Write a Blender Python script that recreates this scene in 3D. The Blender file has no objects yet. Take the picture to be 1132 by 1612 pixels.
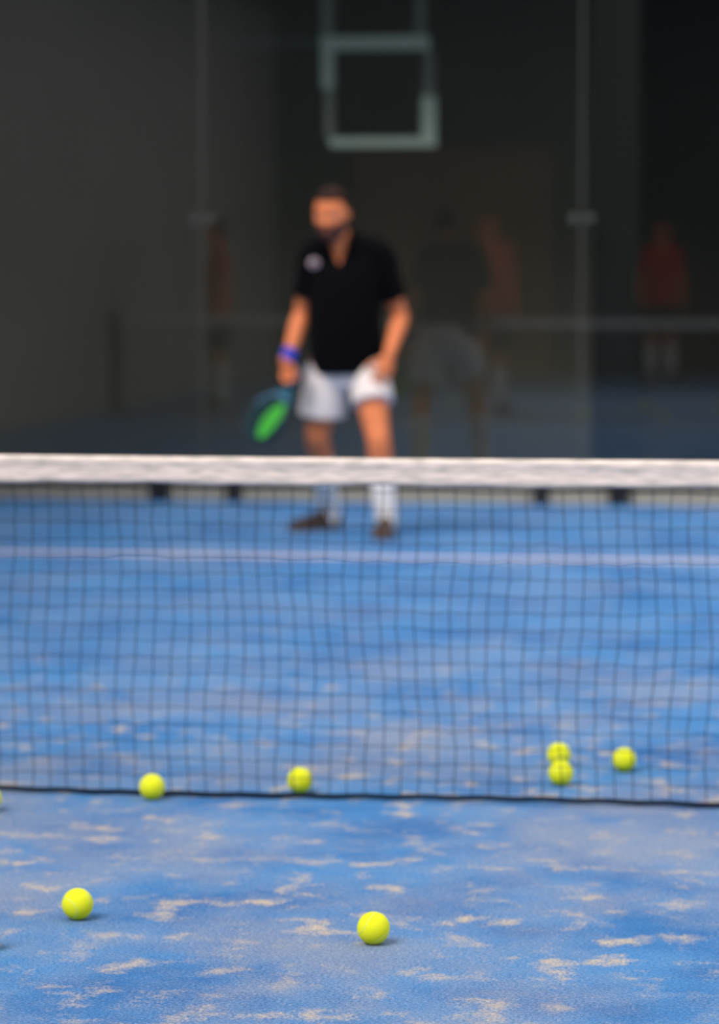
import bpy, bmesh, math, random
from mathutils import Vector, Matrix
from mathutils.bvhtree import BVHTree
random.seed(7)
sc = bpy.context.scene
C = sc.collection
R = math.radians

# ------------------------------------------------------------------ camera, sky, sun, exposure
CAM_H = 1.343
cam = bpy.data.cameras.new('camera')
cam_ob = bpy.data.objects.new('camera', cam); C.objects.link(cam_ob)
cam_ob.location = (0, 0, CAM_H)
cam_ob.rotation_euler = (R(90 - 4.38), 0, R(8))
cam.sensor_fit = 'VERTICAL'; cam.sensor_height = 36; cam.sensor_width = 36
cam.lens = 113.4
cam.clip_end = 200
cam.dof.use_dof = True
cam.dof.focus_distance = 5.85
cam.dof.aperture_fstop = 2.75
sc.camera = cam_ob

world = bpy.data.worlds.new('world'); sc.world = world
world.use_nodes = True
bg = world.node_tree.nodes['Background']
bg.inputs['Color'].default_value = (1.0, 0.97, 0.95, 1)
bg.inputs['Strength'].default_value = 0.62
sun = bpy.data.lights.new('sun', 'SUN'); sun.energy = 2.2; sun.angle = R(30); sun.color = (1.0, 0.92, 0.83)
sun_ob = bpy.data.objects.new('sun', sun); C.objects.link(sun_ob)
sun_ob.location = (-6, 2, 9)
sun_ob.rotation_euler = Vector((0.45, 0.80, -1.0)).to_track_quat('-Z', 'Y').to_euler()
sc.view_settings.view_transform = 'Standard'
sc.view_settings.look = 'None'
sc.view_settings.gamma = 1
sc.view_settings.use_curve_mapping = False
sc.view_settings.exposure = 0.5
sc.cycles.use_denoising = True
sc.cycles.max_bounces = 8
sc.cycles.transparent_max_bounces = 16

# ------------------------------------------------------------------ materials
def s2l(c):
    return tuple((v / 255 / 12.92) if v <= 10 else ((v / 255 + 0.055) / 1.055) ** 2.4 for v in c)

def mat(name, rgb, rough=0.8, metal=0.0, noise=0.0, scale=20, spec=0.3, bump=0.0, sheen=0.0):
    m = bpy.data.materials.new(name); m.use_nodes = True
    nt = m.node_tree; N = nt.nodes; b = N['Principled BSDF']
    col = s2l(rgb) + (1,)
    b.inputs['Base Color'].default_value = col
    b.inputs['Roughness'].default_value = rough
    b.inputs['Metallic'].default_value = metal
    b.inputs['Specular IOR Level'].default_value = spec
    b.inputs['Sheen Weight'].default_value = sheen
    tc = N.new('ShaderNodeTexCoord')
    nz = N.new('ShaderNodeTexNoise'); nz.inputs['Scale'].default_value = scale; nz.inputs['Detail'].default_value = 4
    nt.links.new(tc.outputs['Object'], nz.inputs['Vector'])
    if noise:
        mr = N.new('ShaderNodeMapRange')
        mr.inputs[3].default_value = 1 - noise; mr.inputs[4].default_value = 1 + noise
        nt.links.new(nz.outputs['Fac'], mr.inputs[0])
        mx = N.new('ShaderNodeVectorMath'); mx.operation = 'SCALE'
        mx.inputs[0].default_value = col[:3]
        nt.links.new(mr.outputs[0], mx.inputs['Scale'])
        nt.links.new(mx.outputs[0], b.inputs['Base Color'])
    if bump:
        bp = N.new('ShaderNodeBump'); bp.inputs['Strength'].default_value = 0.6; bp.inputs['Distance'].default_value = bump
        nt.links.new(nz.outputs['Fac'], bp.inputs['Height']); nt.links.new(bp.outputs[0], b.inputs['Normal'])
    return m

def turf_material():
    m = bpy.data.materials.new('blue_turf'); m.use_nodes = True
    nt = m.node_tree; N = nt.nodes; L = nt.links; b = N['Principled BSDF']
    b.inputs['Roughness'].default_value = 0.95; b.inputs['Specular IOR Level'].default_value = 0.1
    tc = N.new('ShaderNodeTexCoord')
    def noise(scale, detail, rough=0.5, stretch=(1, 1, 1)):
        mp = N.new('ShaderNodeMapping'); mp.inputs['Scale'].default_value = stretch
        L.new(tc.outputs['Object'], mp.inputs['Vector'])
        n = N.new('ShaderNodeTexNoise'); n.inputs['Scale'].default_value = scale
        n.inputs['Detail'].default_value = detail; n.inputs['Roughness'].default_value = rough
        L.new(mp.outputs[0], n.inputs['Vector']); return n.outputs['Fac']
    def rng(x, a, c, lo=0.0, hi=1.0):
        r = N.new('ShaderNodeMapRange'); r.interpolation_type = 'SMOOTHSTEP'
        r.inputs[1].default_value = a; r.inputs[2].default_value = c; r.inputs[3].default_value = lo; r.inputs[4].default_value = hi
        L.new(x, r.inputs[0]); return r.outputs[0]
    def mth(op, x, y):
        q = N.new('ShaderNodeMath'); q.operation = op
        for i, v in enumerate((x, y)):
            if isinstance(v, (int, float)): q.inputs[i].default_value = v
            else: L.new(v, q.inputs[i])
        return q.outputs[0]
    def mix(f, a, c):
        q = N.new('ShaderNodeMix'); q.data_type = 'RGBA'
        if isinstance(f, (int, float)): q.inputs[0].default_value = f
        else: L.new(f, q.inputs[0])
        for i, v in ((6, a), (7, c)):
            if isinstance(v, tuple): q.inputs[i].default_value = v
            else: L.new(v, q.inputs[i])
        return q.outputs[2]
    deep = (0.032, 0.152, 0.43, 1); light = (0.080, 0.262, 0.59, 1)
    sand = (0.60, 0.50, 0.38, 1); dust = (0.27, 0.32, 0.45, 1)
    base = mix(rng(noise(2.2, 5, 0.6), 0.28, 0.66), deep, light)
    sx = N.new('ShaderNodeSeparateXYZ'); L.new(tc.outputs['Object'], sx.inputs[0])
    # more sand lies in front of the net, the far side is swept cleaner
    worn = rng(sx.outputs['Y'], 8.5, 12.0, 1.0, 0.22)
    tufts = noise(150.0, 3, 0.7)
    # dusting of sand brushed into the pile, heavier in some areas
    dusty = mth('ADD', noise(1.3, 6, 0.7, (1, 0.7, 1)), mth('MULTIPLY', mth('SUBTRACT', tufts, 0.5), 0.35))
    base = mix(mth('MULTIPLY', rng(dusty, 0.36, 0.70, 0.0, 0.88), mth('ADD', mth('MULTIPLY', worn, 0.8), 0.2)), base, dust)
    # individual sandy clumps, breaking up among the blades
    cl = mth('ADD', noise(9.5, 4, 0.58, (1.0, 0.85, 1)), mth('MULTIPLY', mth('SUBTRACT', tufts, 0.5), 0.22))
    clump = rng(cl, 0.51, 0.74)
    zone = rng(noise(1.5, 3), 0.30, 0.62, 0.25, 1.0)
    patch = mth('MULTIPLY', mth('MULTIPLY', clump, zone), worn)
    base = mix(mth('MULTIPLY', patch, 0.95), base, sand)
    # blades
    fine = noise(420.0, 3, 0.7)
    grain = rng(mth('ADD', mth('MULTIPLY', fine, 0.55), mth('MULTIPLY', tufts, 0.45)), 0.34, 0.66, 0.55, 1.45)
    sc_ = N.new('ShaderNodeVectorMath'); sc_.operation = 'SCALE'
    L.new(base, sc_.inputs[0]); L.new(grain, sc_.inputs['Scale'])
    L.new(sc_.outputs[0], b.inputs['Base Color'])
    bp = N.new('ShaderNodeBump'); bp.inputs['Strength'].default_value = 0.5; bp.inputs['Distance'].default_value = 0.006
    L.new(fine, bp.inputs['Height']); L.new(bp.outputs[0], b.inputs['Normal'])
    return m

def glass_material():
    m = bpy.data.materials.new('clear_glass'); m.use_nodes = True
    nt = m.node_tree; N = nt.nodes; L = nt.links
    N.remove(N['Principled BSDF']); out = N['Material Output']
    geo = N.new('ShaderNodeNewGeometry')
    dot = N.new('ShaderNodeVectorMath'); dot.operation = 'DOT_PRODUCT'
    L.new(geo.outputs['Normal'], dot.inputs[0]); L.new(geo.outputs['Incoming'], dot.inputs[1])
    def mth(op, x, y=0.0):
        q = N.new('ShaderNodeMath'); q.operation = op
        for i, v in enumerate((x, y)):
            if isinstance(v, (int, float)): q.inputs[i].default_value = v
            else: L.new(v, q.inputs[i])
        return q.outputs[0]
    a = mth('ABSOLUTE', dot.outputs['Value'])
    f = mth('ADD', mth('MULTIPLY', mth('POWER', mth('SUBTRACT', 1.0, a), 5.0), 0.95), 0.052)
    tr = N.new('ShaderNodeBsdfTransparent'); tr.inputs[0].default_value = (0.90, 0.93, 0.91, 1)
    gl = N.new('ShaderNodeBsdfGlossy'); gl.inputs['Roughness'].default_value = 0.0
    gl.inputs['Color'].default_value = (1, 1, 1, 1)
    mx = N.new('ShaderNodeMixShader'); L.new(f, mx.inputs[0]); L.new(tr.outputs[0], mx.inputs[1]); L.new(gl.outputs[0], mx.inputs[2])
    L.new(mx.outputs[0], out.inputs['Surface'])
    return m

def tape_material():
    m = mat('net_tape_fabric', (226, 216, 213), 0.85, spec=0.1)
    nt = m.node_tree; N = nt.nodes; L = nt.links; b = N['Principled BSDF']
    tc = N.new('ShaderNodeTexCoord')
    mp = N.new('ShaderNodeMapping'); mp.inputs['Scale'].default_value = (5, 1, 40)
    L.new(tc.outputs['Object'], mp.inputs['Vector'])
    n = N.new('ShaderNodeTexNoise'); n.inputs['Scale'].default_value = 3.0; n.inputs['Detail'].default_value = 5
    L.new(mp.outputs[0], n.inputs['Vector'])
    r = N.new('ShaderNodeValToRGB')
    r.color_ramp.elements[0].position = 0.32; r.color_ramp.elements[0].color = s2l((190, 184, 178)) + (1,)
    r.color_ramp.elements[1].position = 0.60; r.color_ramp.elements[1].color = s2l((244, 230, 224)) + (1,)
    L.new(n.outputs['Fac'], r.inputs[0]); L.new(r.outputs[0], b.inputs['Base Color'])
    return m

def felt_material():
    m = mat('ball_felt', (232, 238, 44), 0.95, spec=0.1, noise=0.10, scale=900, bump=0.0015, sheen=0.25)
    m.node_tree.nodes['Principled BSDF'].inputs['Sheen Tint'].default_value = s2l((230, 250, 120)) + (1,)
    return m

M = dict(
    turf=turf_material(), glass=glass_material(), tape=tape_material(), felt=felt_material(),
    seam=mat('ball_seam', (205, 222, 150), 0.8),
    line=mat('line_fibre', (196, 192, 214), 0.9, noise=0.15, scale=60),
    cord=mat('net_cord', (14, 24, 40), 0.85, spec=0.1),
    steel=mat('dark_painted_steel', (22, 25, 27), 0.6, noise=0.1),
    column=mat('black_painted_column', (13, 15, 16), 0.7),
    post=mat('net_post_paint', (40, 44, 48), 0.5),
    kerb=mat('kerb_concrete', (152, 148, 138), 0.95, noise=0.12, scale=9, bump=0.004),
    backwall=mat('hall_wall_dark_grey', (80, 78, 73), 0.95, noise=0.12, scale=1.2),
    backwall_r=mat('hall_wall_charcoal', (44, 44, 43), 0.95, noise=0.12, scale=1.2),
    shade_roof=mat('shade_roof_black', (30, 32, 34), 0.95),  # for the unseen roofs added only to block light
    ground=mat('hall_slab', (62, 64, 66), 0.95, noise=0.1, scale=2),
    sidewall=mat('side_wall_grey', (172, 168, 160), 0.95, noise=0.15, scale=0.8),
    rearwall=mat('rear_wall_slate', (62, 62, 60), 0.95, noise=0.15, scale=0.8),
    brown=mat('brown_timber_boards', (150, 112, 80), 0.9, noise=0.2, scale=2.5),
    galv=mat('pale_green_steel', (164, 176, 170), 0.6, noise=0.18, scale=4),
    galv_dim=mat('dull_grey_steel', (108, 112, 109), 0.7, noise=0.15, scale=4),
    arm_grey=mat('dark_grey_arm_steel', (66, 69, 68), 0.7),
    clamp=mat('clamp_metal', (84, 86, 84), 0.45, metal=0.3),
    seal=mat('glass_joint_seal', (84, 86, 84), 0.6),
    skin=mat('tanned_skin', (224, 130, 84), 0.6, noise=0.06, scale=14, spec=0.3),
    shirt=mat('black_polo_fabric', (7, 7, 11), 0.95, noise=0.2, scale=10, spec=0.1),
    shorts=mat('white_shorts_fabric', (238, 228, 226), 0.9, noise=0.04, scale=10, spec=0.1),
    sock=mat('white_sock_knit', (238, 234, 232), 0.95, noise=0.04, scale=60, spec=0.1),
    hair=mat('dark_brown_hair', (44, 22, 16), 0.9, noise=0.35, scale=90, bump=0.004),
    beard=mat('short_beard', (92, 56, 46), 0.9, noise=0.25, scale=120, bump=0.002),
    eye=mat('eye_white', (225, 220, 215), 0.3), iris=mat('brown_iris', (40, 24, 16), 0.3),
    lip=mat('lip', (176, 98, 88), 0.6),
    band=mat('blue_sweatband', (38, 66, 190), 0.9, noise=0.1, scale=80),
    logo=mat('chest_emblem_print', (205, 185, 190), 0.8), logo2=mat('chest_emblem_mark', (128, 84, 96), 0.8),
    shoe=mat('dark_brown_shoe', (74, 60, 54), 0.8, noise=0.2, scale=20), sole=mat('tan_sole', (104, 84, 76), 0.8),
    lace=mat('dark_lace', (90, 80, 78), 0.8),
    r_teal=mat('racket_dark_teal', (8, 44, 54), 0.45), r_green=mat('racket_green', (64, 176, 58), 0.45),
    r_blue=mat('racket_rim_blue', (92, 138, 178), 0.4), r_grip=mat('racket_grip_teal', (26, 92, 116), 0.7),
    r_hole=mat('racket_hole', (6, 14, 14), 0.8),
    rust=mat('rust_shirt', (196, 84, 48), 0.9), red=mat('red_shirt', (186, 44, 36), 0.9), navy=mat('dark_shorts', (36, 38, 46), 0.9),
    orange=mat('orange_shirt', (206, 104, 66), 0.9),
)

# ------------------------------------------------------------------ mesh helpers
def link(name, verts, faces, m, parent=None, smooth=False, loc=None, rot=None):
    me = bpy.data.meshes.new(name); me.from_pydata([tuple(v) for v in verts], [], faces); me.update()
    if isinstance(m, (list, tuple)):
        for q in m: me.materials.append(q)
    else: me.materials.append(m)
    if smooth: me.polygons.foreach_set('use_smooth', [True] * len(me.polygons))
    o = bpy.data.objects.new(name, me); C.objects.link(o)
    if parent: o.parent = parent
    if loc: o.location = loc
    if rot: o.rotation_euler = rot
    return o

def tag(o, label=None, cat=None, group=None, kind=None):
    if label: o['label'] = label
    if cat: o['category'] = cat
    if group: o['group'] = group
    if kind: o['kind'] = kind
    return o

def empty(name, loc=(0, 0, 0), rz=0):
    o = bpy.data.objects.new(name, None); C.objects.link(o); o.location = loc; o.rotation_euler = (0, 0, rz)
    o.empty_display_size = 0.1
    return o

def box(x0, x1, y0, y1, z0, z1, V=None, F=None):
    V = [] if V is None else V; F = [] if F is None else F
    n = len(V)
    V += [(x0, y0, z0), (x1, y0, z0), (x1, y1, z0), (x0, y1, z0), (x0, y0, z1), (x1, y0, z1), (x1, y1, z1), (x0, y1, z1)]
    F += [tuple(n + i for i in f) for f in ((0, 3, 2, 1), (4, 5, 6, 7), (0, 1, 5, 4), (1, 2, 6, 5), (2, 3, 7, 6), (3, 0, 4, 7))]
    return V, F

def bevel_box(name, b, m, parent=None, w=0.004):
    V, F = box(*b)
    bm = bmesh.new(); vs = [bm.verts.new(v) for v in V]
    for f in F: bm.faces.new([vs[i] for i in f])
    bmesh.ops.bevel(bm, geom=bm.edges[:], offset=w, segments=2, affect='EDGES', profile=0.6)
    me = bpy.data.meshes.new(name); bm.to_mesh(me); bm.free(); me.materials.append(m)
    o = bpy.data.objects.new(name, me); C.objects.link(o)
    if parent: o.parent = parent
    return o

def tube(V, F, pts, rad, ref=(1, 0, 0), n=16, dome=True):
    """Closed tapering tube; rad entries are r or (r_along_ref, r_other)."""
    pts = [Vector(p) for p in pts]; ref = Vector(ref)
    rings = []
    for i, p in enumerate(pts):
        a = pts[max(i - 1, 0)]; c = pts[min(i + 1, len(pts) - 1)]
        t = (c - a).normalized()
        u = (ref - t * ref.dot(t))
        if u.length < 1e-4: u = t.orthogonal()
        u.normalize(); v = t.cross(u)
        r = rad[i] if isinstance(rad, (list, tuple)) else rad
        ru, rv = r if isinstance(r, (list, tuple)) else (r, r)
        rings.append((p, t, u, v, ru, rv))
    if dome:
        p, t, u, v, ru, rv = rings[0]; e = min(ru, rv)
        pre = [(p - t * e * math.sin(q), t, u, v, ru * math.cos(q), rv * math.cos(q)) for q in (1.25, 0.85, 0.42)]
        p, t, u, v, ru, rv = rings[-1]; e = min(ru, rv)
        post = [(p + t * e * math.sin(q), t, u, v, ru * math.cos(q), rv * math.cos(q)) for q in (0.42, 0.85, 1.25)]
        rings = pre + rings + post
    b0 = len(V)
    for p, t, u, v, ru, rv in rings:
        for k in range(n):
            a = 2 * math.pi * k / n
            V.append(p + u * ru * math.cos(a) + v * rv * math.sin(a))
    for i in range(len(rings) - 1):
        for k in range(n):
            a = b0 + i * n + k; c = b0 + i * n + (k + 1) % n
            F.append((a, c, c + n, a + n))
    F.append(tuple(b0 + k for k in reversed(range(n))))
    F.append(tuple(b0 + (len(rings) - 1) * n + k for k in range(n)))
    return V, F

def smooth_path(pts, rad, k=4):
    """Catmull-Rom resample of points and radii."""
    P = [Vector(p) for p in pts]; Q = [Vector(r if isinstance(r, (list, tuple)) else (r, r)) for r in rad]
    op, orr = [], []
    def cr(A, i, t):
        a = A[max(i - 1, 0)]; b = A[i]; c = A[i + 1]; d = A[min(i + 2, len(A) - 1)]
        return 0.5 * ((2 * b) + (c - a) * t + (2 * a - 5 * b + 4 * c - d) * t * t + (3 * b - a - 3 * c + d) * t ** 3)
    for i in range(len(P) - 1):
        for j in range(k):
            op.append(cr(P, i, j / k)); orr.append(tuple(cr(Q, i, j / k)))
    op.append(P[-1]); orr.append(tuple(Q[-1]))
    return op, orr

def limb(V, F, pts, rad, ref=(1, 0, 0), n=18, dome=True):
    p, r = smooth_path(pts, rad)
    return tube(V, F, p, r, ref, n, dome)

def soften_edge(me, it=8):
    """even out the stair-stepped rim of an open mesh"""
    bm = bmesh.new(); bm.from_mesh(me)
    loose = [v for v in bm.verts if not v.link_faces]
    bmesh.ops.delete(bm, geom=loose, context='VERTS')
    rim = {v: [e.other_vert(v) for e in v.link_edges if e.is_boundary] for v in bm.verts if v.is_boundary}
    for _ in range(it):
        new = {v: v.co * 0.4 + sum((q.co for q in nb), Vector()) / len(nb) * 0.6 for v, nb in rim.items() if nb}
        for v, c in new.items(): v.co = c
    bm.to_mesh(me); bm.free()

def fuse(name, V, F, m, voxel, parent=None, smooth_it=4, cut=None):
    """Grow one continuous surface out of overlapping closed shells."""
    tmp = link('tmp', V, F, M['steel'])
    a = tmp.modifiers.new('r', 'REMESH'); a.mode = 'VOXEL'; a.voxel_size = voxel; a.use_smooth_shade = True
    b = tmp.modifiers.new('s', 'SMOOTH'); b.factor = 0.5; b.iterations = smooth_it
    dg = bpy.context.evaluated_depsgraph_get()
    me = bpy.data.meshes.new_from_object(tmp.evaluated_get(dg))
    old = tmp.data; bpy.data.objects.remove(tmp); bpy.data.meshes.remove(old)
    me.name = name; me.materials.clear(); me.materials.append(m)
    if cut:
        bm = bmesh.new(); bm.from_mesh(me)
        bmesh.ops.delete(bm, geom=[f for f in bm.faces if cut(f.calc_center_median())], context='FACES')
        bm.to_mesh(me); bm.free(); soften_edge(me, 14)
    me.polygons.foreach_set('use_smooth', [True] * len(me.polygons))
    o = bpy.data.objects.new(name, me); C.objects.link(o)
    if parent: o.parent = parent
    return o

# ------------------------------------------------------------------ the setting
NET_Y, LINE_Y, GLASS_Y = 7.95, 14.65, 18.02
XL, XR = -6.15, 3.85                     # sides of the court

tag(link('floor', *box(XL - 0.4, XR + 0.4, -3.0, GLASS_Y + 0.03, -0.10, 0.0), M['turf']), 'blue artificial turf court floor with pale sandy patches', 'floor', kind='structure')
tag(link('floor_beyond_glass', *box(-9, 5, GLASS_Y + 0.20, 20.9, -0.10, 0.0), M['ground']), 'dark concrete floor behind the glass', 'floor', kind='structure')
tag(link('trim_1', *box(XL, XR, LINE_Y - 0.06, LINE_Y + 0.06, -0.01, 0.003), M['line']), 'white service line across the far half of the court', 'court line', kind='structure')

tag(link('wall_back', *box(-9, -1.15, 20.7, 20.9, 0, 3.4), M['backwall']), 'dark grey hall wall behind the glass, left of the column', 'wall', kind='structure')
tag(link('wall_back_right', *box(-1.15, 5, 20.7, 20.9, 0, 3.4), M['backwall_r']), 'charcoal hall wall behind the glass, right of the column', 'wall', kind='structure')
tag(link('added_shade', *box(-9, 5, 18.25, 20.9, 3.4, 3.55), M['shade_roof']), 'unseen black roof added to shade the wall behind the glass', 'added_shade', kind='structure')  # added out of view, darkens the upper wall behind the glass; frame hangs from it
tag(link('wall_left', *box(XL - 0.6, XL - 0.4, -3.0, GLASS_Y, 0, 5.5), M['sidewall']), 'grey side wall along the court', 'wall', kind='structure')
tag(link('added_shade_left', *box(XL - 0.6, XL + 0.6, -3.0, GLASS_Y, 4.4, 4.5), M['shade_roof']), 'unseen dark roof added to shade the top of the side wall', 'added_shade', kind='structure')  # invented strip, blocks sky light so the side wall darkens upwards
tag(link('added_shade_front', *box(XL + 0.6, XR + 0.6, -3.0, -0.6, 4.4, 4.5), M['shade_roof']), 'unseen dark roof added to shade the top of the near end wall', 'added_shade', kind='structure')  # added overhead to give the near end wall a darker top
tag(link('wall_front', *box(XL - 0.6, XR + 0.6, -3.2, -3.0, 0, 5.5), M['rearwall']), 'slate grey wall at the near end of the hall', 'wall', kind='structure')
V, F = [], []
for i in range(14):
    box(-5.55 + i * 0.17, -5.55 + i * 0.17 + 0.16, -3.0, -2.94, 0, 2.75, V, F)
tag(link('door_1', V, F, M['brown']), 'brown boarded double door in the near end wall', 'door', kind='structure')

# low concrete kerb with a steel rail on it, carrying the glass
tag(bevel_box('concrete_kerb', (XL - 1.6, XR + 1.0, GLASS_Y + 0.035, GLASS_Y + 0.19, 0, 0.077), M['kerb'], w=0.006), 'pale concrete kerb running along the foot of the glass wall', 'kerb', kind='structure')
tag(bevel_box('base_rail', (XL - 1.6, XR + 1.0, GLASS_Y + 0.05, GLASS_Y + 0.17, 0.077, 0.165), M['steel']), 'dark steel rail on the kerb holding the glass panels', 'rail', kind='structure')
JOINTS = [-7.76, -5.60, -3.45, -1.29, 0.86, 3.02]
GY = GLASS_Y + 0.10
for i in range(5):
    a, b = JOINTS[i] + 0.0035, JOINTS[i + 1] - 0.0035
    g = link('glass_panel', *box(a, b, GY - 0.006, GY + 0.006, 0.165, 3.15), M['glass'])
    tag(g, 'clear glass panel of the court end wall, ' + ('far left beyond the player', 'left of the thin joint', 'large centre pane behind the player', 'right pane with the dark column behind', 'far right end')[i], 'glass panel', kind='structure')
for x in JOINTS[1:5]:
    tag(link('joint_seal', *box(x - 0.0035, x + 0.0035, GY - 0.007, GY + 0.007, 0.165, 3.15), M['seal']), 'thin grey upright seal between two glass panels', 'seal', group='seals between the glass panels', kind='structure')
    for s in (-1, 1):
        for z in (1.60,):
            c = empty('glass_clamp', (x + s * 0.045, GY - 0.006, z))
            V, F = tube([], [], [(0, -0.014, 0), (0, 0.0, 0)], [0.022, 0.026], ref=(1, 0, 0), n=20, dome=False)
            link('clamp_plate', V, F, M['clamp'], c)
            V, F = tube([], [], [(0, -0.022, 0), (0, -0.012, 0)], 0.010, ref=(1, 0, 0), n=6, dome=False)
            link('bolt', V, F, M['clamp'], c)
            where = {-5.60: 'at the joint beyond the left edge', -3.45: 'at the thin joint left of the player', -1.29: 'at the joint beside the dark column', 0.86: 'at the joint beyond the right edge'}[x]
            tag(c, 'round metal clamp on the glass %s, %s one' % (where, 'left' if s < 0 else 'right'), 'clamp', 'round clamps on the glass joints')

# upright steel behind the joints, with dark feet standing through the kerb
def column(x0, x1, label, feet):
    o = empty('steel_column', ((x0 + x1) / 2, GY + 0.22, 0)); w = (x1 - x0) / 2
    V, F = box(-w, w, -0.10, -0.085, 0, 3.4); box(-w, w, 0.085, 0.10, 0, 3.4, V, F); box(-0.01, 0.01, -0.085, 0.085, 0, 3.4, V, F)
    link('post', V, F, M['column'], o)
    link('base_plate', *box(-w - 0.02, w + 0.02, -0.115, 0.12, 0, 0.012), M['steel'], o)
    tag(o, label, 'column')
column(-1.235, -0.975, 'wide dark steel column behind the glass at the right', ())
def foot(x, w, label):
    o = bevel_box('rail_foot', (x - w / 2, x + w / 2, GLASS_Y - 0.006, GLASS_Y + 0.036, 0, 0.155), M['steel'])
    tag(o, label, 'bracket', 'dark brackets on the kerb')
foot(-3.69, 0.105, 'wide dark steel bracket against the kerb, leftmost of the four')
foot(-3.26, 0.075, 'narrow dark steel bracket against the kerb, left of the player\'s feet')
foot(-1.51, 0.075, 'narrow dark steel bracket against the kerb, right of the player\'s feet')
foot(-1.07, 0.115, 'wide dark steel bracket against the kerb under the dark column')

# hanging pale frame behind the glass
fr = empty('hanging_frame', (-2.62, 19.50, 2.05))
def bar(name, x0, x1, z0, z1, m=None, d=0.03):
    return bevel_box(name, (x0, x1, -d, d, z0, z1), m or M['galv'], fr, 0.006)
bar('lower_bar', -0.30, 0.35, 0.005, 0.062)
bar('upper_bar', -0.355, 0.305, 0.59, 0.672)
bar('side_bar', -0.350, -0.278, 0.36, 0.59)
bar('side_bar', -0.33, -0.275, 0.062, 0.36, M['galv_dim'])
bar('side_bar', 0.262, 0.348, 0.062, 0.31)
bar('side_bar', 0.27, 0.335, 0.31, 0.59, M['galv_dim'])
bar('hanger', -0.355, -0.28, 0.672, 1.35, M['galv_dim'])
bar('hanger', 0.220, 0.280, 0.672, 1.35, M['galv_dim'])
bar('cross_arm', -0.95, -0.36, 0.60, 0.68, M['arm_grey'])
tag(fr, 'pale green-grey square steel frame hanging above the player behind the glass', 'frame')

# ------------------------------------------------------------------ net
net = empty('net', ((XL + XR) / 2, NET_Y, 0))
HW = (XR - XL) / 2
def top_z(x): return 0.862 + 0.03 * (x / HW) ** 2      # upper edge of the tape
def build_netting():
    V, F = [], []
    r = 0.00125
    nx, nz = 222, 19
    rnd = random.Random(3)
    x0 = -HW + 0.01; dx = (2 * HW - 0.02) / nx
    wob = [[(rnd.uniform(-1, 1) * 0.0028, rnd.uniform(-1, 1) * 0.0028, rnd.uniform(-1, 1) * 0.003) for _ in range(nz + 1)] for _ in range(nx + 1)]
    def P(i, j):
        x = x0 + i * dx
        h = top_z(x) - 0.04
        w = wob[i][j] if 0 < j < nz else (0, 0, 0)
        sway = 0.006 * math.sin(x * 3.1) * math.sin(math.pi * j / nz)
        drift = 0.011 * math.sin(x * 5.3 + j * 0.35) * math.sin(math.pi * j / nz)
        return Vector((x + w[0] + drift, sway + w[1], 0.012 + (h - 0.012) * j / nz + w[2] - 0.004 * math.sin(x * 4) * math.sin(math.pi * j / nz)))
    def strand(ps, r):
        b = len(V); n = 5
        for i, p in enumerate(ps):
            t = (ps[min(i + 1, len(ps) - 1)] - ps[max(i - 1, 0)]).normalized()
            u = Vector((0, 1, 0)); v = t.cross(u).normalized()
            for k in range(n):
                a = 2 * math.pi * k / n
                V.append(p + u * r * math.cos(a) + v * r * math.sin(a))
        for i in range(len(ps) - 1):
            for k in range(n):
                F.append((b + i * n + k, b + i * n + (k + 1) % n, b + (i + 1) * n + (k + 1) % n, b + (i + 1) * n + k))
    for i in range(nx + 1): strand([P(i, j) for j in range(nz + 1)], r)
    for j in range(nz + 1): strand([P(i, j) for i in range(nx + 1)], r * 0.75)
    return V, F
V, F = build_netting()
link('netting', V, F, M['cord'], net, True)
# doubled white tape folded over the top cable
V, F = [], []
prof = [(-0.004, -0.067), (-0.0075, -0.060), (-0.006, -0.045), (-0.0055, -0.030), (-0.009, -0.018), (-0.0105, -0.008), (-0.007, -0.001), (0, 0.001),
        (0.007, -0.001), (0.0105, -0.008), (0.009, -0.018), (0.0055, -0.030), (0.006, -0.045), (0.0075, -0.060), (0.004, -0.067)]
nseg = 200; n = len(prof)
for i in range(nseg + 1):
    x = -HW + 2 * HW * i / nseg
    for k, (py, pz) in enumerate(prof):
        wv = 0.0015 * math.sin(x * 9 + k) + 0.001 * math.sin(x * 23)
        V.append((x, py + wv * 0.4, top_z(x) + pz + (wv if k in (0, 1, 13, 14) else 0)))
for i in range(nseg):
    for k in range(n):
        F.append((i * n + k, i * n + (k + 1) % n, (i + 1) * n + (k + 1) % n, (i + 1) * n + k))
F.append(tuple(range(n))); F.append(tuple(nseg * n + k for k in reversed(range(n))))
tp = link('top_tape', V, F, M['tape'], net, True); tp['label'] = 'white tape folded over the top of the net'
# bottom cord lying on the turf
V, F = [], []
pts = []
for i in range(401):
    x = -HW + 0.01 + (2 * HW - 0.02) * i / 400
    pts.append((x, 0.003 * math.sin(x * 4.3), 0.011 + 0.0025 * math.sin(x * 3.7) + 0.0012 * math.sin(x * 41)))
tube(V, F, pts, 0.0065, ref=(0, 1, 0), n=8)
bc = link('bottom_cord', V, F, M['cord'], net, True); bc['label'] = 'thick black cord along the foot of the net'
for s in (-1, 1):
    p = bevel_box('net_post', (s * (HW + 0.035) - 0.035, s * (HW + 0.035) + 0.035, -0.035, 0.035, 0, 0.93), M['post'], net)
tag(net, 'black padel net with a white top tape stretched across the court', 'net')

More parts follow.
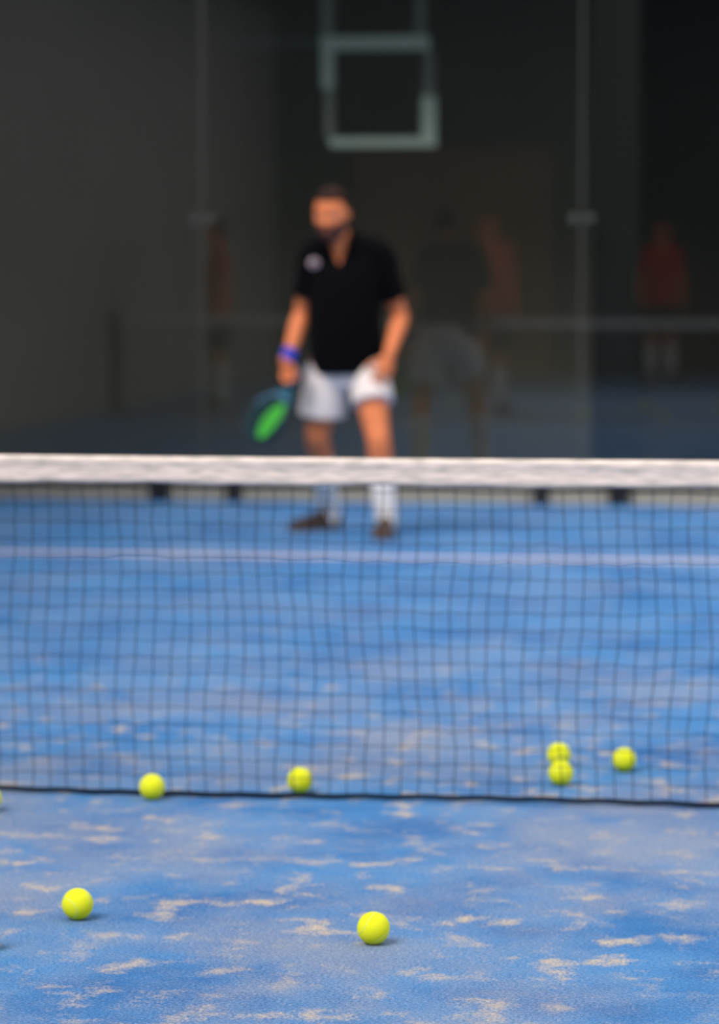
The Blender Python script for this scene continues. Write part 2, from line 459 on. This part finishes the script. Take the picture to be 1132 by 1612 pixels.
# ------------------------------------------------------------------ balls
def ball_mesh():
    bm = bmesh.new(); bmesh.ops.create_uvsphere(bm, u_segments=48, v_segments=28, radius=0.0325)
    for f in bm.faces: f.smooth = True
    me = bpy.data.meshes.new('padel_ball'); bm.to_mesh(me); bm.free(); me.materials.append(M['felt']); return me
bme = ball_mesh()
V, F = [], []
pts = []
A_, B_, N_ = 0.75, 0.25, 120
for i in range(N_ + 1):
    t = 2 * math.pi * i / N_
    v = Vector((A_ * math.cos(t) + B_ * math.cos(3 * t), A_ * math.sin(t) - B_ * math.sin(3 * t), 2 * math.sqrt(A_ * B_) * math.sin(2 * t)))
    pts.append(v.normalized() * 0.0323)
tube(V, F, pts, 0.0007, ref=(0.3, 0.2, 1), n=6, dome=False)
seam_me = link('seam', V, F, M['seam'], None, True).data
bpy.data.objects.remove(bpy.data.objects['seam'])
BALLS = [
    ((-1.637, 7.895), 'yellow padel ball touching the bottom cord of the net on the near side', (0.4, 0.3, 1.0)),
    ((-1.2855, 8.053), 'yellow padel ball just behind the net, alone below the player', (1.1, 0.2, 0.1)),
    ((-0.6645, 8.573), 'yellow padel ball behind the net, the further of the two overlapping balls', (0.2, 1.3, 0.4)),
    ((-0.635, 8.259), 'yellow padel ball behind the net, the nearer of the two overlapping balls', (0.9, 0.1, 0.7)),
    ((-0.4855, 8.508), 'yellow padel ball behind the net, rightmost of all the balls', (0.0, 0.3, 1.1)),
    ((-2.001, 7.665), 'yellow padel ball cut by the left picture edge beside the foot of the net', (0.7, 0.6, 0.2)),
    ((-1.4863, 6.409), 'bright yellow padel ball on open turf at the lower left', (1.5, 0.5, 0.6)),
    ((-0.851, 6.254), 'bright yellow padel ball on open turf, lower centre, nearest whole ball', (0.3, 0.9, 1.4)),
    ((-1.604, 6.093), 'yellow padel ball cut by the left picture edge below the lower left ball', (0.2, 0.2, 0.9)),
    ((-2.95, 5.50), 'yellow padel ball mirrored dimly low in the glass, right of the player\'s reflection', (0.5, 0.2, 0.3)),
    ((-3.42, 5.38), 'yellow padel ball mirrored low in the glass, nearest the player\'s reflection', (1.2, 0.7, 0.3)),
]
for (x, y), lab, rot in BALLS:
    o = bpy.data.objects.new('padel_ball', bme); C.objects.link(o)
    o.location = (x, y, 0.0325); o.rotation_euler = rot
    s = bpy.data.objects.new('seam', seam_me); C.objects.link(s); s.parent = o
    tag(o, lab, 'ball', 'yellow padel balls on the court')

# ------------------------------------------------------------------ people
def hand(V, F, wrist, d, n, thumb, curl, r=0.0085, tc=0.5, spread=1.0):
    """palm, four unequal bent fingers and a thumb off the side. d: along the hand, n: palm normal, thumb: side of the thumb."""
    w = Vector(wrist); d = Vector(d).normalized()
    t = Vector(thumb); t = (t - d * t.dot(d)).normalized()
    n = Vector(n); n = (n - d * n.dot(d) - t * n.dot(t)).normalized()
    limb(V, F, [w - d * 0.02, w + d * 0.02, w + d * 0.055, w + d * 0.088], [(0.027, 0.020), (0.032, 0.018), (0.041, 0.017), (0.040, 0.014)], ref=t)
    offs = (0.031, 0.0105, -0.0105, -0.030); lens = (0.072, 0.080, 0.074, 0.058); st = (0.088, 0.092, 0.088, 0.080)
    for k in range(4):
        p = w + d * (st[k] - 0.012) + t * offs[k]
        dd = (d + t * 0.10 * spread * (1.5 - k)).normalized(); pts = [p]; rr = [r * 1.15]
        for q, fr_ in enumerate((0.46, 0.30, 0.24)):
            ax = dd.cross(n).normalized()
            ang = curl[q]
            dd = Matrix.Rotation(ang, 3, ax) @ dd
            for sub in (0.5, 1.0):
                pts.append(p + dd * lens[k] * fr_ * sub); rr.append(r * (1.06 - 0.10 * q - 0.04 * sub))
            p = pts[-1]
        tube(V, F, pts, rr, ref=t, n=10)
    p = w + d * 0.028 + t * 0.026
    dd = (d * 0.62 + t * 0.70 + n * 0.25).normalized(); pts = [p - dd * 0.01]; rr = [r * 1.5]
    for q, ln in enumerate((0.040, 0.034, 0.026)):
        pts.append(pts[-1] + dd * ln); rr.append(r * (1.3 - 0.12 * q))
        dd = (dd + (n * 0.8 - t * 0.55 + d * 0.15) * tc).normalized()
    tube(V, F, pts, rr, ref=n, n=10)

HZ = 0.130; HX = 0.082; HYR = 0.100
def head_pt(x, y, z):
    """unit-sphere point to head surface, face toward -y"""
    sx = HX; sy = HYR
    if z < 0:
        k = (-z) ** 1.6
        b = 1 + 0.42 * z * z
        sx *= (1 - 0.36 * k) * b
        sy *= (1 - (0.16 if y < 0 else 0.46) * k) * b
    else:
        sx *= 1 + 0.16 * z * z
        sy *= 1 + 0.14 * z * z
    yy = y * sy
    if y > 0: yy *= 1.06
    if y < 0 and z < 0.2: yy -= 0.006 * max(0, -z)
    return Vector((x * sx, yy, z * HZ))

def sphere_pts(nu=96, nv=66):
    out = []
    for j in range(nv + 1):
        ph = math.pi * j / nv
        for i in range(nu):
            a = 2 * math.pi * i / nu
            out.append((math.sin(ph) * math.cos(a), math.sin(ph) * math.sin(a), math.cos(ph)))
    return out, nu, nv

def shell(fn):
    P, nu, nv = sphere_pts(); V = [fn(*p) for p in P]; F = []
    for j in range(nv):
        for i in range(nu):
            F.append((j * nu + i, (j + 1) * nu + i, (j + 1) * nu + (i + 1) % nu, j * nu + (i + 1) % nu))
    return V, F

def build_person(S, full=True):
    """S: joints in metres, x to the right of someone looking at the face, -y forwards, z up."""
    vox = 0.0042 if full else 0.006
    J = {k: Vector(v) for k, v in S['J'].items()}
    hm = Matrix.Translation(J['head']) @ Matrix.Rotation(S.get('turn', 0), 4, 'Z') @ Matrix.Rotation(S.get('nod', 0), 4, 'X')
    V, F = [], []
    def add(v, f):
        b = len(V); V.extend([hm @ Vector(q) for q in v]); F.extend([tuple(b + i for i in g) for g in f])
    def face_fn(x, y, z):
        p = head_pt(x, y, z)
        if y < 0:                                   # eye sockets and brow
            for sx in (-1, 1):
                e = math.exp(-(((p.x - sx * 0.031) / 0.016) ** 2 + ((p.z - 0.006) / 0.012) ** 2)); p.y += 0.015 * e
                e = math.exp(-(((p.x - sx * 0.030) / 0.024) ** 2 + ((p.z - 0.028) / 0.008) ** 2)); p.y -= 0.004 * e
                e = math.exp(-(((p.x - sx * 0.042) / 0.018) ** 2 + ((p.z + 0.022) / 0.018) ** 2)); p.y -= 0.003 * e
            e = math.exp(-((p.x / 0.022) ** 2 + ((p.z + 0.060) / 0.010) ** 2)); p.y -= 0.004 * e
            e = math.exp(-((p.x / 0.020) ** 2 + ((p.z + 0.098) / 0.016) ** 2)); p.y -= 0.006 * e
        return p
    v, f = shell(face_fn); add(v, f)
    v, f = tube([], [], [(0, -0.088, 0.014), (0, -0.101, -0.008), (0, -0.113, -0.028), (0, -0.101, -0.036)], [0.007, 0.009, 0.0135, 0.010], n=12); add(v, f)
    for s in (-1, 1):
        v, f = tube([], [], [(s * 0.074, 0.014, 0.024), (s * 0.082, 0.016, 0.018), (s * 0.083, 0.012, -0.006), (s * 0.077, 0.004, -0.028)], [(0.005, 0.008), (0.006, 0.017), (0.006, 0.016), (0.005, 0.008)], n=12); add(v, f)
    # neck, trunk
    nk = J['neck']; hb = hm @ Vector((0, 0.02, -0.06))
    limb(V, F, [nk + Vector((0, 0.01, -0.06)), nk + (hb - nk) * 0.35, hb], [(0.075, 0.065), (0.060, 0.060), (0.058, 0.060)])
    ch = S['trunk']      # list of (x, y, z, half width, half depth) from crotch to shoulders
    limb(V, F, [c[:3] for c in ch], [(c[3], c[4]) for c in ch], n=28)
    for s in ('L', 'R'):
        sh, el, wr = J['sh' + s], J['el' + s], J['wr' + s]
        inn = sh + (nk - sh) * 0.55 + Vector((0, 0.0, 0.0))
        limb(V, F, [inn, sh, sh + (el - sh) * 0.18, sh + (el - sh) * 0.55, sh + (el - sh) * 0.9, el, el + (wr - el) * 0.25, el + (wr - el) * 0.65, wr],
             [0.058, 0.060, 0.058, 0.050, 0.041, 0.040, 0.044, 0.034, (0.028, 0.022)])
        h = S['hand' + s]; hand(V, F, wr, h['d'], h['n'], h['t'], h['curl'], tc=h.get('tc', 0.4))
        hp, kn, an = J['hip' + s], J['kn' + s], J['an' + s]
        limb(V, F, [hp + Vector((-hp.x * 0.35 - 0.01, 0, 0.015)), hp, hp + (kn - hp) * 0.45, hp + (kn - hp) * 0.85, kn, kn + (an - kn) * 0.28 + Vector((0, 0.012, 0)), kn + (an - kn) * 0.7, an],
             [0.062, 0.084, 0.078, 0.062, 0.058, 0.058, 0.042, 0.036])
        td = Vector(S['toe' + s]).normalized()
        limb(V, F, [an, an + td * 0.015 + Vector((0, 0, -0.045)), an + td * 0.09 + Vector((0, 0, -0.068)), an + td * 0.17 + Vector((0, 0, -0.080))],
             [0.034, 0.030, 0.022, 0.014])
    body = fuse('person', V, F, M['skin'], vox, smooth_it=4)
    body.location = S['loc']; body.rotation_euler = (0, 0, S['rz'])
    # ---- hair: close cap over skull
    def hair_fn(x, y, z):
        p = head_pt(x, y, z); k = 1.0 + 0.050 + 0.02 * max(0, z)
        q = Vector((p.x * k, p.y * k, p.z * k + 0.002)); return q
    v, f = shell(hair_fn)
    def keep(c):
        hair_line = 0.082 if c.y < -0.045 else (0.082 - (c.y + 0.045) * 1.5)
        return c.z > max(hair_line, -0.055)
    f2 = []
    for g in f:
        c = sum((v[i] for i in g), Vector()) / 4
        if keep(c): f2.append(g)
    v = [hm @ q for q in v]
    ho = link('hair', v, f2, S.get('hair', M['hair']), body, True)
    soften_edge(ho.data, 14)
    md = ho.modifiers.new('t', 'SOLIDIFY'); md.thickness = 0.010; md.offset = -1
    # ---- eyes, lips, beard
    for s in (-1, 1):
        c = Vector((s * 0.031, -0.074, 0.006)); ev, ef = [], []
        P, nu, nv = sphere_pts(16, 12)
        ev = [hm @ (c + Vector(p) * 0.0125) for p in P]
        for j in range(nv):
            for i in range(nu): ef.append((j * nu + i, (j + 1) * nu + i, (j + 1) * nu + (i + 1) % nu, j * nu + (i + 1) % nu))
        eo = link('eye', ev, ef, [M['eye'], M['iris']], body, True)
        for pl, g in zip(eo.data.polygons, ef):
            m_ = sum((Vector(P[i]) for i in g), Vector()) / 4
            if m_.y < -0.86: pl.material_index = 1
    v, f = tube([], [], [(-0.022, -0.086, -0.060), (-0.010, -0.0945, -0.058), (0, -0.096, -0.0595), (0.010, -0.0945, -0.058), (0.022, -0.086, -0.060)], [(0.003, 0.003), (0.006, 0.004), (0.006, 0.004), (0.006, 0.004), (0.003, 0.003)], ref=(0, 0, 1), n=10)
    for s in (-1, 1):
        ev, ef = tube([], [], [(s * 0.013, -0.100, 0.027), (s * 0.028, -0.098, 0.033), (s * 0.045, -0.086, 0.029)], [(0.004, 0.004), (0.005, 0.005), (0.003, 0.004)], ref=(0, 0, 1), n=8)
        link('eyebrow', [hm @ q for q in ev], ef, S.get('hair', M['hair']), body, True)
    link('lips', [hm @ q for q in v], f, M['lip'], body, True)
    if S.get('beard'):
        def b_fn(x, y, z):
            p = face_fn(x, y, z); return Vector((p.x * 1.045, p.y * 1.03, p.z * 1.03))
        v, f = shell(b_fn); f2 = []
        for g in f:
            c = sum((v[i] for i in g), Vector()) / 4
            mouth = (abs(c.x) < 0.020 and -0.070 < c.z < -0.052 and c.y < 0)
            if c.y < 0.012 and c.z < -0.026 - 0.010 * (1 if abs(c.x) > 0.02 else 0) + 0.55 * max(0, abs(c.x) - 0.040) and not mouth: f2.append(g)
        bo = link('beard', [hm @ q for q in v], f2, M['beard'], body, True)
        soften_edge(bo.data, 14)
        md = bo.modifiers.new('t', 'SOLIDIFY'); md.thickness = 0.006; md.offset = -1
    # ---- shirt
    V, F = [], []
    sh = S['shirt']
    limb(V, F, [c[:3] for c in sh], [(c[3], c[4]) for c in sh], n=28, dome=False)
    for s in ('L', 'R'):
        a, el = J['sh' + s], J['el' + s]
        inn = a + (nk - a) * 0.62
        k = S.get('sleeve', 0.72)
        limb(V, F, [inn, a + Vector((0, 0, 0.006)), a + (el - a) * 0.35, a + (el - a) * k], [0.066, 0.072, 0.068, 0.066], dome=False)
    nb = S.get('vneck')
    cut = None
    if nb:
        bz, topz, hw, cx, cy = nb
        cut = lambda c: c.y < cy and c.z > bz and abs(c.x - cx) < hw * (c.z - bz) / (topz - bz)
    shirt = fuse('shirt', V, F, S['shirt_mat'], 0.006, body, 6, cut)
    # ---- shorts
    V, F = [], []
    limb(V, F, [c[:3] for c in S['shorts_top']], [(c[3], c[4]) for c in S['shorts_top']], n=28, dome=False)
    for s in ('L', 'R'):
        q = S['shorts' + s]; limb(V, F, [c[:3] for c in q], [(c[3], c[4]) for c in q], n=24, dome=False)
    shorts = fuse('shorts', V, F, S['shorts_mat'], 0.006, body, 5)
    # ---- socks and shoes
    for s in ('L', 'R'):
        kn, an = J['kn' + s], J['an' + s]
        V, F = [], []
        k0 = S.get('sock', 0.30)
        limb(V, F, [kn + (an - kn) * k0 + Vector((0, 0.012, 0)), kn + (an - kn) * 0.5 + Vector((0, 0.008, 0)), kn + (an - kn) * 0.8, an, an + Vector((0, 0, -0.045))], [0.067, 0.063, 0.056, 0.053, 0.050])
        sk = link('sock', V, F, M['sock'], body, True)
        td = Vector(S['toe' + s]).normalized(); sd = Vector((0, 0, 1)).cross(td).normalized()
        base = Vector((an.x, an.y, 0)) - td * 0.065
        stn = [(0.0, 0.025, 0.080), (0.012, 0.037, 0.104), (0.04, 0.042, 0.116), (0.09, 0.043, 0.114), (0.13, 0.047, 0.098), (0.18, 0.053, 0.078), (0.23, 0.055, 0.066), (0.27, 0.046, 0.056), (0.290, 0.036, 0.048), (0.302, 0.024, 0.038), (0.308, 0.010, 0.028)]
        def lastv(z0, extra, ztop=None):
            v = []; f = []; m_ = 20
            for (t_, w_, h_) in stn:
                hh = h_ if ztop is None else ztop
                for k in range(m_):
                    a = 2 * math.pi * k / m_
                    cx = math.cos(a); cz = math.sin(a)
                    ex = abs(cx) ** 0.7 * (1 if cx > 0 else -1) * (w_ + extra)
                    ez = z0 + (hh - z0) * (0.5 + 0.5 * (abs(cz) ** 0.6) * (1 if cz > 0 else -1))
                    if ztop is None: ex *= 1 - 0.35 * max(0, (ez - 0.03) / 0.08)
                    v.append(base + td * t_ + sd * ex + Vector((0, 0, ez)))
            for i in range(len(stn) - 1):
                for k in range(m_): f.append((i * m_ + k, i * m_ + (k + 1) % m_, (i + 1) * m_ + (k + 1) % m_, (i + 1) * m_ + k))
            f.append(tuple(range(m_))); f.append(tuple((len(stn) - 1) * m_ + k for k in reversed(range(m_)))); return v, f
        v, f = lastv(0.014, 0.0); so = link('shoe', v, f, S.get('shoe_mat', M['shoe']), body, True)
        v, f = lastv(0.0, 0.005, 0.026); link('sole', v, f, M['sole'], so, True)
        V, F = [], []
        for t_ in (0.125, 0.150, 0.175):
            c = base + td * t_ + Vector((0, 0, 0.104 - (t_ - 0.11) * 0.38))
            tube(V, F, [c - sd * 0.022 - Vector((0, 0, 0.006)), c, c + sd * 0.022 - Vector((0, 0, 0.006))], 0.003, ref=td, n=6)
        link('laces', V, F, M['lace'], so, True)
    return body, shirt, hm, J

def stand(dx=0.0, tall=1.0):
    h = tall
    J = dict(head=(0, -0.02, 1.63 * h), neck=(0, 0, 1.46 * h), shL=(-0.17, 0, 1.41 * h), shR=(0.17, 0, 1.41 * h),
             elL=(-0.23, 0.02, 1.11 * h), elR=(0.23, 0.02, 1.11 * h), wrL=(-0.24, -0.06, 0.87 * h), wrR=(0.24, -0.06, 0.87 * h),
             hipL=(-0.09, 0, 0.90 * h), hipR=(0.09, 0, 0.90 * h), knL=(-0.11, -0.01, 0.49 * h), knR=(0.11, -0.01, 0.49 * h), anL=(-0.12, 0.02, 0.10), anR=(0.12, 0.02, 0.10))
    S = dict(J=J, trunk=[(0, 0, 0.84 * h, 0.13, 0.10), (0, 0, 0.95 * h, 0.155, 0.105), (0, 0, 1.08 * h, 0.145, 0.10), (0, -0.01, 1.25 * h, 0.165, 0.115), (0, 0, 1.36 * h, 0.165, 0.10), (0, 0, 1.43 * h, 0.10, 0.07)],
             shirt=[(0, 0, 0.84 * h, 0.175, 0.125), (0, 0, 1.0 * h, 0.172, 0.122), (0, -0.005, 1.22 * h, 0.18, 0.128), (0, 0, 1.36 * h, 0.18, 0.112), (0, 0, 1.435 * h, 0.11, 0.078), (0, 0, 1.455 * h, 0.075, 0.07)],
             shorts_top=[(0, 0, 0.80 * h, 0.16, 0.115), (0, 0, 0.92 * h, 0.168, 0.118), (0, 0, 0.98 * h, 0.16, 0.112)],
             shortsL=[(-0.09, 0, 0.86 * h, 0.10, 0.11), (-0.115, -0.005, 0.54 * h, 0.095, 0.10)], shortsR=[(0.09, 0, 0.86 * h, 0.10, 0.11), (0.115, -0.005, 0.54 * h, 0.095, 0.10)],
             handL=dict(d=(0.02, -0.15, -1), n=(1, 0, 0), t=(0, -1, 0), curl=(0.3, 0.45, 0.35)), handR=dict(d=(-0.02, -0.15, -1), n=(-1, 0, 0), t=(0, -1, 0), curl=(0.3, 0.45, 0.35)),
             toeL=(-0.25, -1, 0), toeR=(0.25, -1, 0), vneck=(1.42 * h, 1.50 * h, 0.06, 0, -0.02), rz=0)
    return S

# ---- the player, feet apart, leaning forward; local x runs to the right of the picture
GX = R(8)
def cam_local(lat, depth):                  # a point on the ground from its sideways and forward distance to the camera
    return (math.cos(GX) * lat - math.sin(GX) * depth, math.sin(GX) * lat + math.cos(GX) * depth)
px, py = cam_local(-0.035, 16.05)
P = dict(
    J=dict(head=(-0.100, -0.20, 1.586), neck=(-0.062, -0.125, 1.462), shL=(-0.190, -0.10, 1.400), shR=(0.132, -0.09, 1.395),
           elL=(-0.252, 0.00, 1.10), elR=(0.240, 0.00, 1.085), wrL=(-0.325, -0.13, 0.862), wrR=(0.180, -0.155, 0.900),
           hipL=(-0.135, 0.03, 0.86), hipR=(0.065, 0.00, 0.86), knL=(-0.175, 0.08, 0.475), knR=(0.130, -0.14, 0.475),
           anL=(-0.120, 0.335, 0.105), anR=(0.168, -0.10, 0.105)),
    turn=R(-16), nod=R(9),
    trunk=[(-0.035, 0.02, 0.85, 0.12, 0.085), (-0.035, 0.01, 0.90, 0.160, 0.115), (-0.035, -0.02, 1.02, 0.155, 0.125), (-0.035, -0.06, 1.20, 0.165, 0.120), (-0.033, -0.085, 1.33, 0.165, 0.105), (-0.045, -0.10, 1.42, 0.10, 0.07)],
    shirt=[(-0.028, 0.00, 0.815, 0.176, 0.138), (-0.032, -0.015, 0.92, 0.182, 0.148), (-0.036, -0.045, 1.06, 0.184, 0.150), (-0.034, -0.07, 1.22, 0.186, 0.138), (-0.034, -0.085, 1.34, 0.182, 0.118), (-0.048, -0.105, 1.435, 0.125, 0.086), (-0.056, -0.116, 1.480, 0.084, 0.080)],
    sleeve=0.70,
    shorts_top=[(-0.030, 0.02, 0.735, 0.12, 0.105), (-0.035, 0.02, 0.80, 0.185, 0.13), (-0.035, 0.015, 0.90, 0.172, 0.125), (-0.035, 0.01, 0.96, 0.160, 0.12)],
    shortsL=[(-0.125, 0.03, 0.84, 0.098, 0.120), (-0.142, 0.045, 0.70, 0.112, 0.120), (-0.150, 0.06, 0.595, 0.118, 0.118)],
    shortsR=[(0.060, 0.00, 0.84, 0.105, 0.120), (0.090, -0.045, 0.73, 0.104, 0.118), (0.102, -0.075, 0.660, 0.104, 0.114)],
    handL=dict(d=(0.40, 0.15, -0.90), n=(1, -0.2, 0.2), t=(-0.58, -0.12, -0.80), curl=(1.05, 1.35, 0.9), tc=0.9),
    handR=dict(d=(-0.28, -0.10, -0.92), n=(-0.25, 0.95, -0.1), t=(-1, -0.2, 0.2), curl=(0.12, 0.22, 0.2), tc=0.15),
    toeL=(-0.80, -0.60, 0), toeR=(-0.12, -1, 0), beard=True, vneck=(1.335, 1.48, 0.055, -0.066, -0.10),
    shirt_mat=M['shirt'], shorts_mat=M['shorts'], sock=0.36, loc=(px, py, 0), rz=GX)
player, shirt, hm, J = build_person(P)
tag(player, 'person in black polo shirt and white shorts standing behind the net holding a racket', 'person')

# polo collar, chest emblem, placket buttons
bvh = BVHTree.FromPolygons([v.co.copy() for v in shirt.data.vertices], [tuple(p.vertices) for p in shirt.data.polygons])
def on_shirt(x, z, off):
    hit = bvh.ray_cast(Vector((x, -1.0, z)), Vector((0, 1, 0)))
    if hit[0] is None: return Vector((x, -0.2, z))
    return hit[0] + hit[1] * off * (1 if hit[1].y < 0 else -1)
V, F = [], []
nk = Vector((-0.062, -0.122, 1.462)); m_ = 36
for i in range(m_ + 1):
    a = R(-58) + R(296) * i / m_              # open at the front
    dirv = Vector((math.cos(a), math.sin(a), 0))
    front = max(0, -math.sin(a)) ** 1.5
    lo = nk + Vector((dirv.x * (0.106 + 0.004 * front), dirv.y * 0.096, -0.018 - 0.060 * front))
    mid = nk + Vector((dirv.x * 0.092, dirv.y * 0.088, 0.026 - 0.040 * front))
    up = nk + Vector((dirv.x * 0.076, dirv.y * 0.074, 0.052 - 0.040 * front))
    inn = nk + Vector((dirv.x * 0.066, dirv.y * 0.066, -0.010 - 0.02 * front))
    V += [lo, mid, up, inn]
for i in range(m_):
    for k in range(3): F.append((i * 4 + k, (i + 1) * 4 + k, (i + 1) * 4 + k + 1, i * 4 + k + 1))
col = link('collar', V, F, M['shirt'], shirt, True)
md = col.modifiers.new('t', 'SOLIDIFY'); md.thickness = 0.004
def patch(name, cx, cz, rx, rz_, off, m):
    V, F = [], []; V.append(on_shirt(cx, cz, off)); kk = 24
    for r_ in (0.5, 1.0):
        for i in range(kk):
            a = 2 * math.pi * i / kk; V.append(on_shirt(cx + rx * r_ * math.cos(a), cz + rz_ * r_ * math.sin(a), off))
    for i in range(kk):
        F.append((0, 1 + i, 1 + (i + 1) % kk)); F.append((1 + i, 1 + kk + i, 1 + kk + (i + 1) % kk, 1 + (i + 1) % kk))
    o = link(name, V, F, m, shirt, True)
    md = o.modifiers.new('t', 'SOLIDIFY'); md.thickness = 0.0015; md.offset = 0
    return o
lg = patch('chest_emblem', -0.188, 1.352, 0.026, 0.024, 0.004, M['logo']); lg['label'] = 'pale round emblem on the chest'
patch('emblem_mark', -0.185, 1.350, 0.013, 0.007, 0.006, M['logo2'])
for z in (1.325, 1.290):
    patch('button', -0.062, z, 0.005, 0.005, 0.004, M['steel'])

# blue sweatband
wr, el = J['wrL'], J['elL']
V, F = [], []
a0 = wr + (el - wr) * 0.02; a1 = wr + (el - wr) * 0.26
tube(V, F, [a0, a0 + (a1 - a0) * 0.15, a0 + (a1 - a0) * 0.85, a1], [(0.033, 0.028), (0.037, 0.033), (0.040, 0.036), (0.037, 0.033)], n=24, dome=False)
bd = link('wristband', V, F, M['band'], player, True); bd['label'] = 'blue wristband'

# padel racket in the hand
hd = Vector(P['handL']['d']).normalized(); ht = Vector(P['handL']['t']); h_ax = (ht - hd * ht.dot(hd)).normalized()
hn = Vector(P['handL']['n']); hn = (hn - hd * hn.dot(hd) - h_ax * hn.dot(h_ax)).normalized()
grip_c = wr + hd * 0.092 + hn * 0.029
LP = Matrix.Translation((px, py, 0)) @ Matrix.Rotation(GX, 4, 'Z')
yax = Vector((-0.59, -0.10, -0.80)).normalized()                                   # from butt towards the tip
nrm = Vector((-0.58, -0.66, 0.46)); nrm = (nrm - yax * nrm.dot(yax)).normalized()
xax = yax.cross(nrm).normalized()
RM = Matrix((( xax.x, yax.x, nrm.x, grip_c.x), (xax.y, yax.y, nrm.y, grip_c.y), (xax.z, yax.z, nrm.z, grip_c.z), (0, 0, 0, 1)))
rk = empty('padel_racket'); rk.matrix_world = LP @ RM
# racket space: x across, y along, z through the face; y=0 at the hand
V, F = [], []
tube(V, F, [(0, -0.065, 0), (0, -0.060, 0), (0, 0.060, 0)], [(0.019, 0.017), (0.0165, 0.0145), (0.0165, 0.0145)], n=16)
link('grip', V, F, M['r_grip'], rk, True)
V, F = [], []
for s in (-1, 1):
    tube(V, F, [(s * 0.004, 0.055, 0), (s * 0.022, 0.085, 0), (s * 0.055, 0.118, 0), (s * 0.085, 0.160, 0)], [0.014, 0.014, 0.016, 0.017], ref=(0, 0, 1), n=12)
link('throat', V, F, M['r_grip'], rk, True)
cy, ax_, ay_ = 0.232, 0.118, 0.128
def outline(k, sx=ax_, sy=ay_):
    a = 2 * math.pi * k
    return (sx * math.cos(a) * (1 - 0.06 * math.sin(a) * -1), cy + sy * math.sin(a))
V, F = [], []
N_ = 64
for k in range(N_):
    x, y = outline(k / N_); cx_ = Vector((x, y - cy, 0)).normalized()
    for q in range(10):
        b = 2 * math.pi * q / 10
        V.append(Vector((x, y, 0)) + cx_ * 0.010 * math.cos(b) + Vector((0, 0, 0.020 * math.sin(b))))
for k in range(N_):
    for q in range(10): F.append((k * 10 + q, k * 10 + (q + 1) % 10, ((k + 1) % N_) * 10 + (q + 1) % 10, ((k + 1) % N_) * 10 + q))
rim = link('rim', V, F, [M['r_teal'], M['r_blue']], rk, True)
for pl in rim.data.polygons:
    a = math.atan2(pl.center.y - cy, pl.center.x)
    if -1.9 < a < -0.2: pl.material_index = 1
def plate(name, zz, m, th=0.003, scale=0.97, clip=None):
    V, F = [], []
    for z in (zz - th / 2, zz + th / 2):
        for k in range(N_):
            x, y = outline(k / N_, ax_ * scale, ay_ * scale); V.append((x, y, z))
    F.append(tuple(reversed(range(N_)))); F.append(tuple(range(N_, 2 * N_)))
    for k in range(N_): F.append((k, (k + 1) % N_, N_ + (k + 1) % N_, N_ + k))
    return link(name, V, F, m, rk)
plate('hitting_face', 0, M['r_teal'], 0.034)
for s in (-1, 1):
    V, F = [], []
    kk = 40
    for z in (s * 0.0172, s * 0.0182):
        for i in range(kk):
            a = 2 * math.pi * i / kk
            V.append((-0.046 + 0.050 * math.cos(a), cy + 0.005 + 0.100 * math.sin(a) * (1 - 0.2 * math.cos(a)), z))
    F.append(tuple(reversed(range(kk)))); F.append(tuple(range(kk, 2 * kk)))
    for i in range(kk): F.append((i, (i + 1) % kk, kk + (i + 1) % kk, kk + i))
    link('green_panel', V, F, M['r_green'], rk)
    V, F = [], []
    for r_ in range(-3, 4):
        for c_ in range(-3, 4):
            x = c_ * 0.024 + (0.012 if r_ % 2 else 0); y = cy + r_ * 0.023
            if (x / 0.088) ** 2 + ((y - cy) / 0.095) ** 2 < 0.95:
                tube(V, F, [(x, y, s * 0.0176), (x, y, s * 0.0187)], 0.0052, n=12, dome=False)
    link('holes', V, F, M['r_hole'], rk)
V, F = [], []
lp = [(0, -0.070, 0), (0.02, -0.085, 0.02), (0.01, -0.10, 0.05), (-0.01, -0.06, 0.055), (-0.005, -0.03, 0.045)]
p_, r_ = smooth_path(lp, [0.0025] * 5); tube(V, F, p_, r_, n=6)
link('wrist_strap', V, F, M['r_teal'], rk, True)
tag(rk, 'dark teal and green padel racket held low in the player\'s hand', 'racket')

# ---- onlookers and players on the near side, seen mirrored in the glass
def onlooker(x, y, rz, tall, shirt_mat, shorts_mat, label):
    S = stand(tall=tall); S['shirt_mat'] = shirt_mat; S['shorts_mat'] = shorts_mat; S['loc'] = (x, y, 0); S['rz'] = rz
    b = build_person(S, False)[0]; tag(b, label, 'person'); return b
onlooker(-2.95, 6.9, R(165), 1.03, M['orange'], M['navy'], 'person in orange shirt mirrored dimly in the glass right of the player')
onlooker(-1.75, -1.3, R(170), 1.05, M['red'], M['navy'], 'person in red shirt mirrored dimly near the right edge of the glass')
onlooker(-5.55, 6.3, R(250), 1.0, M['rust'], M['navy'], 'person in rust shirt mirrored dimly in the glass far left')
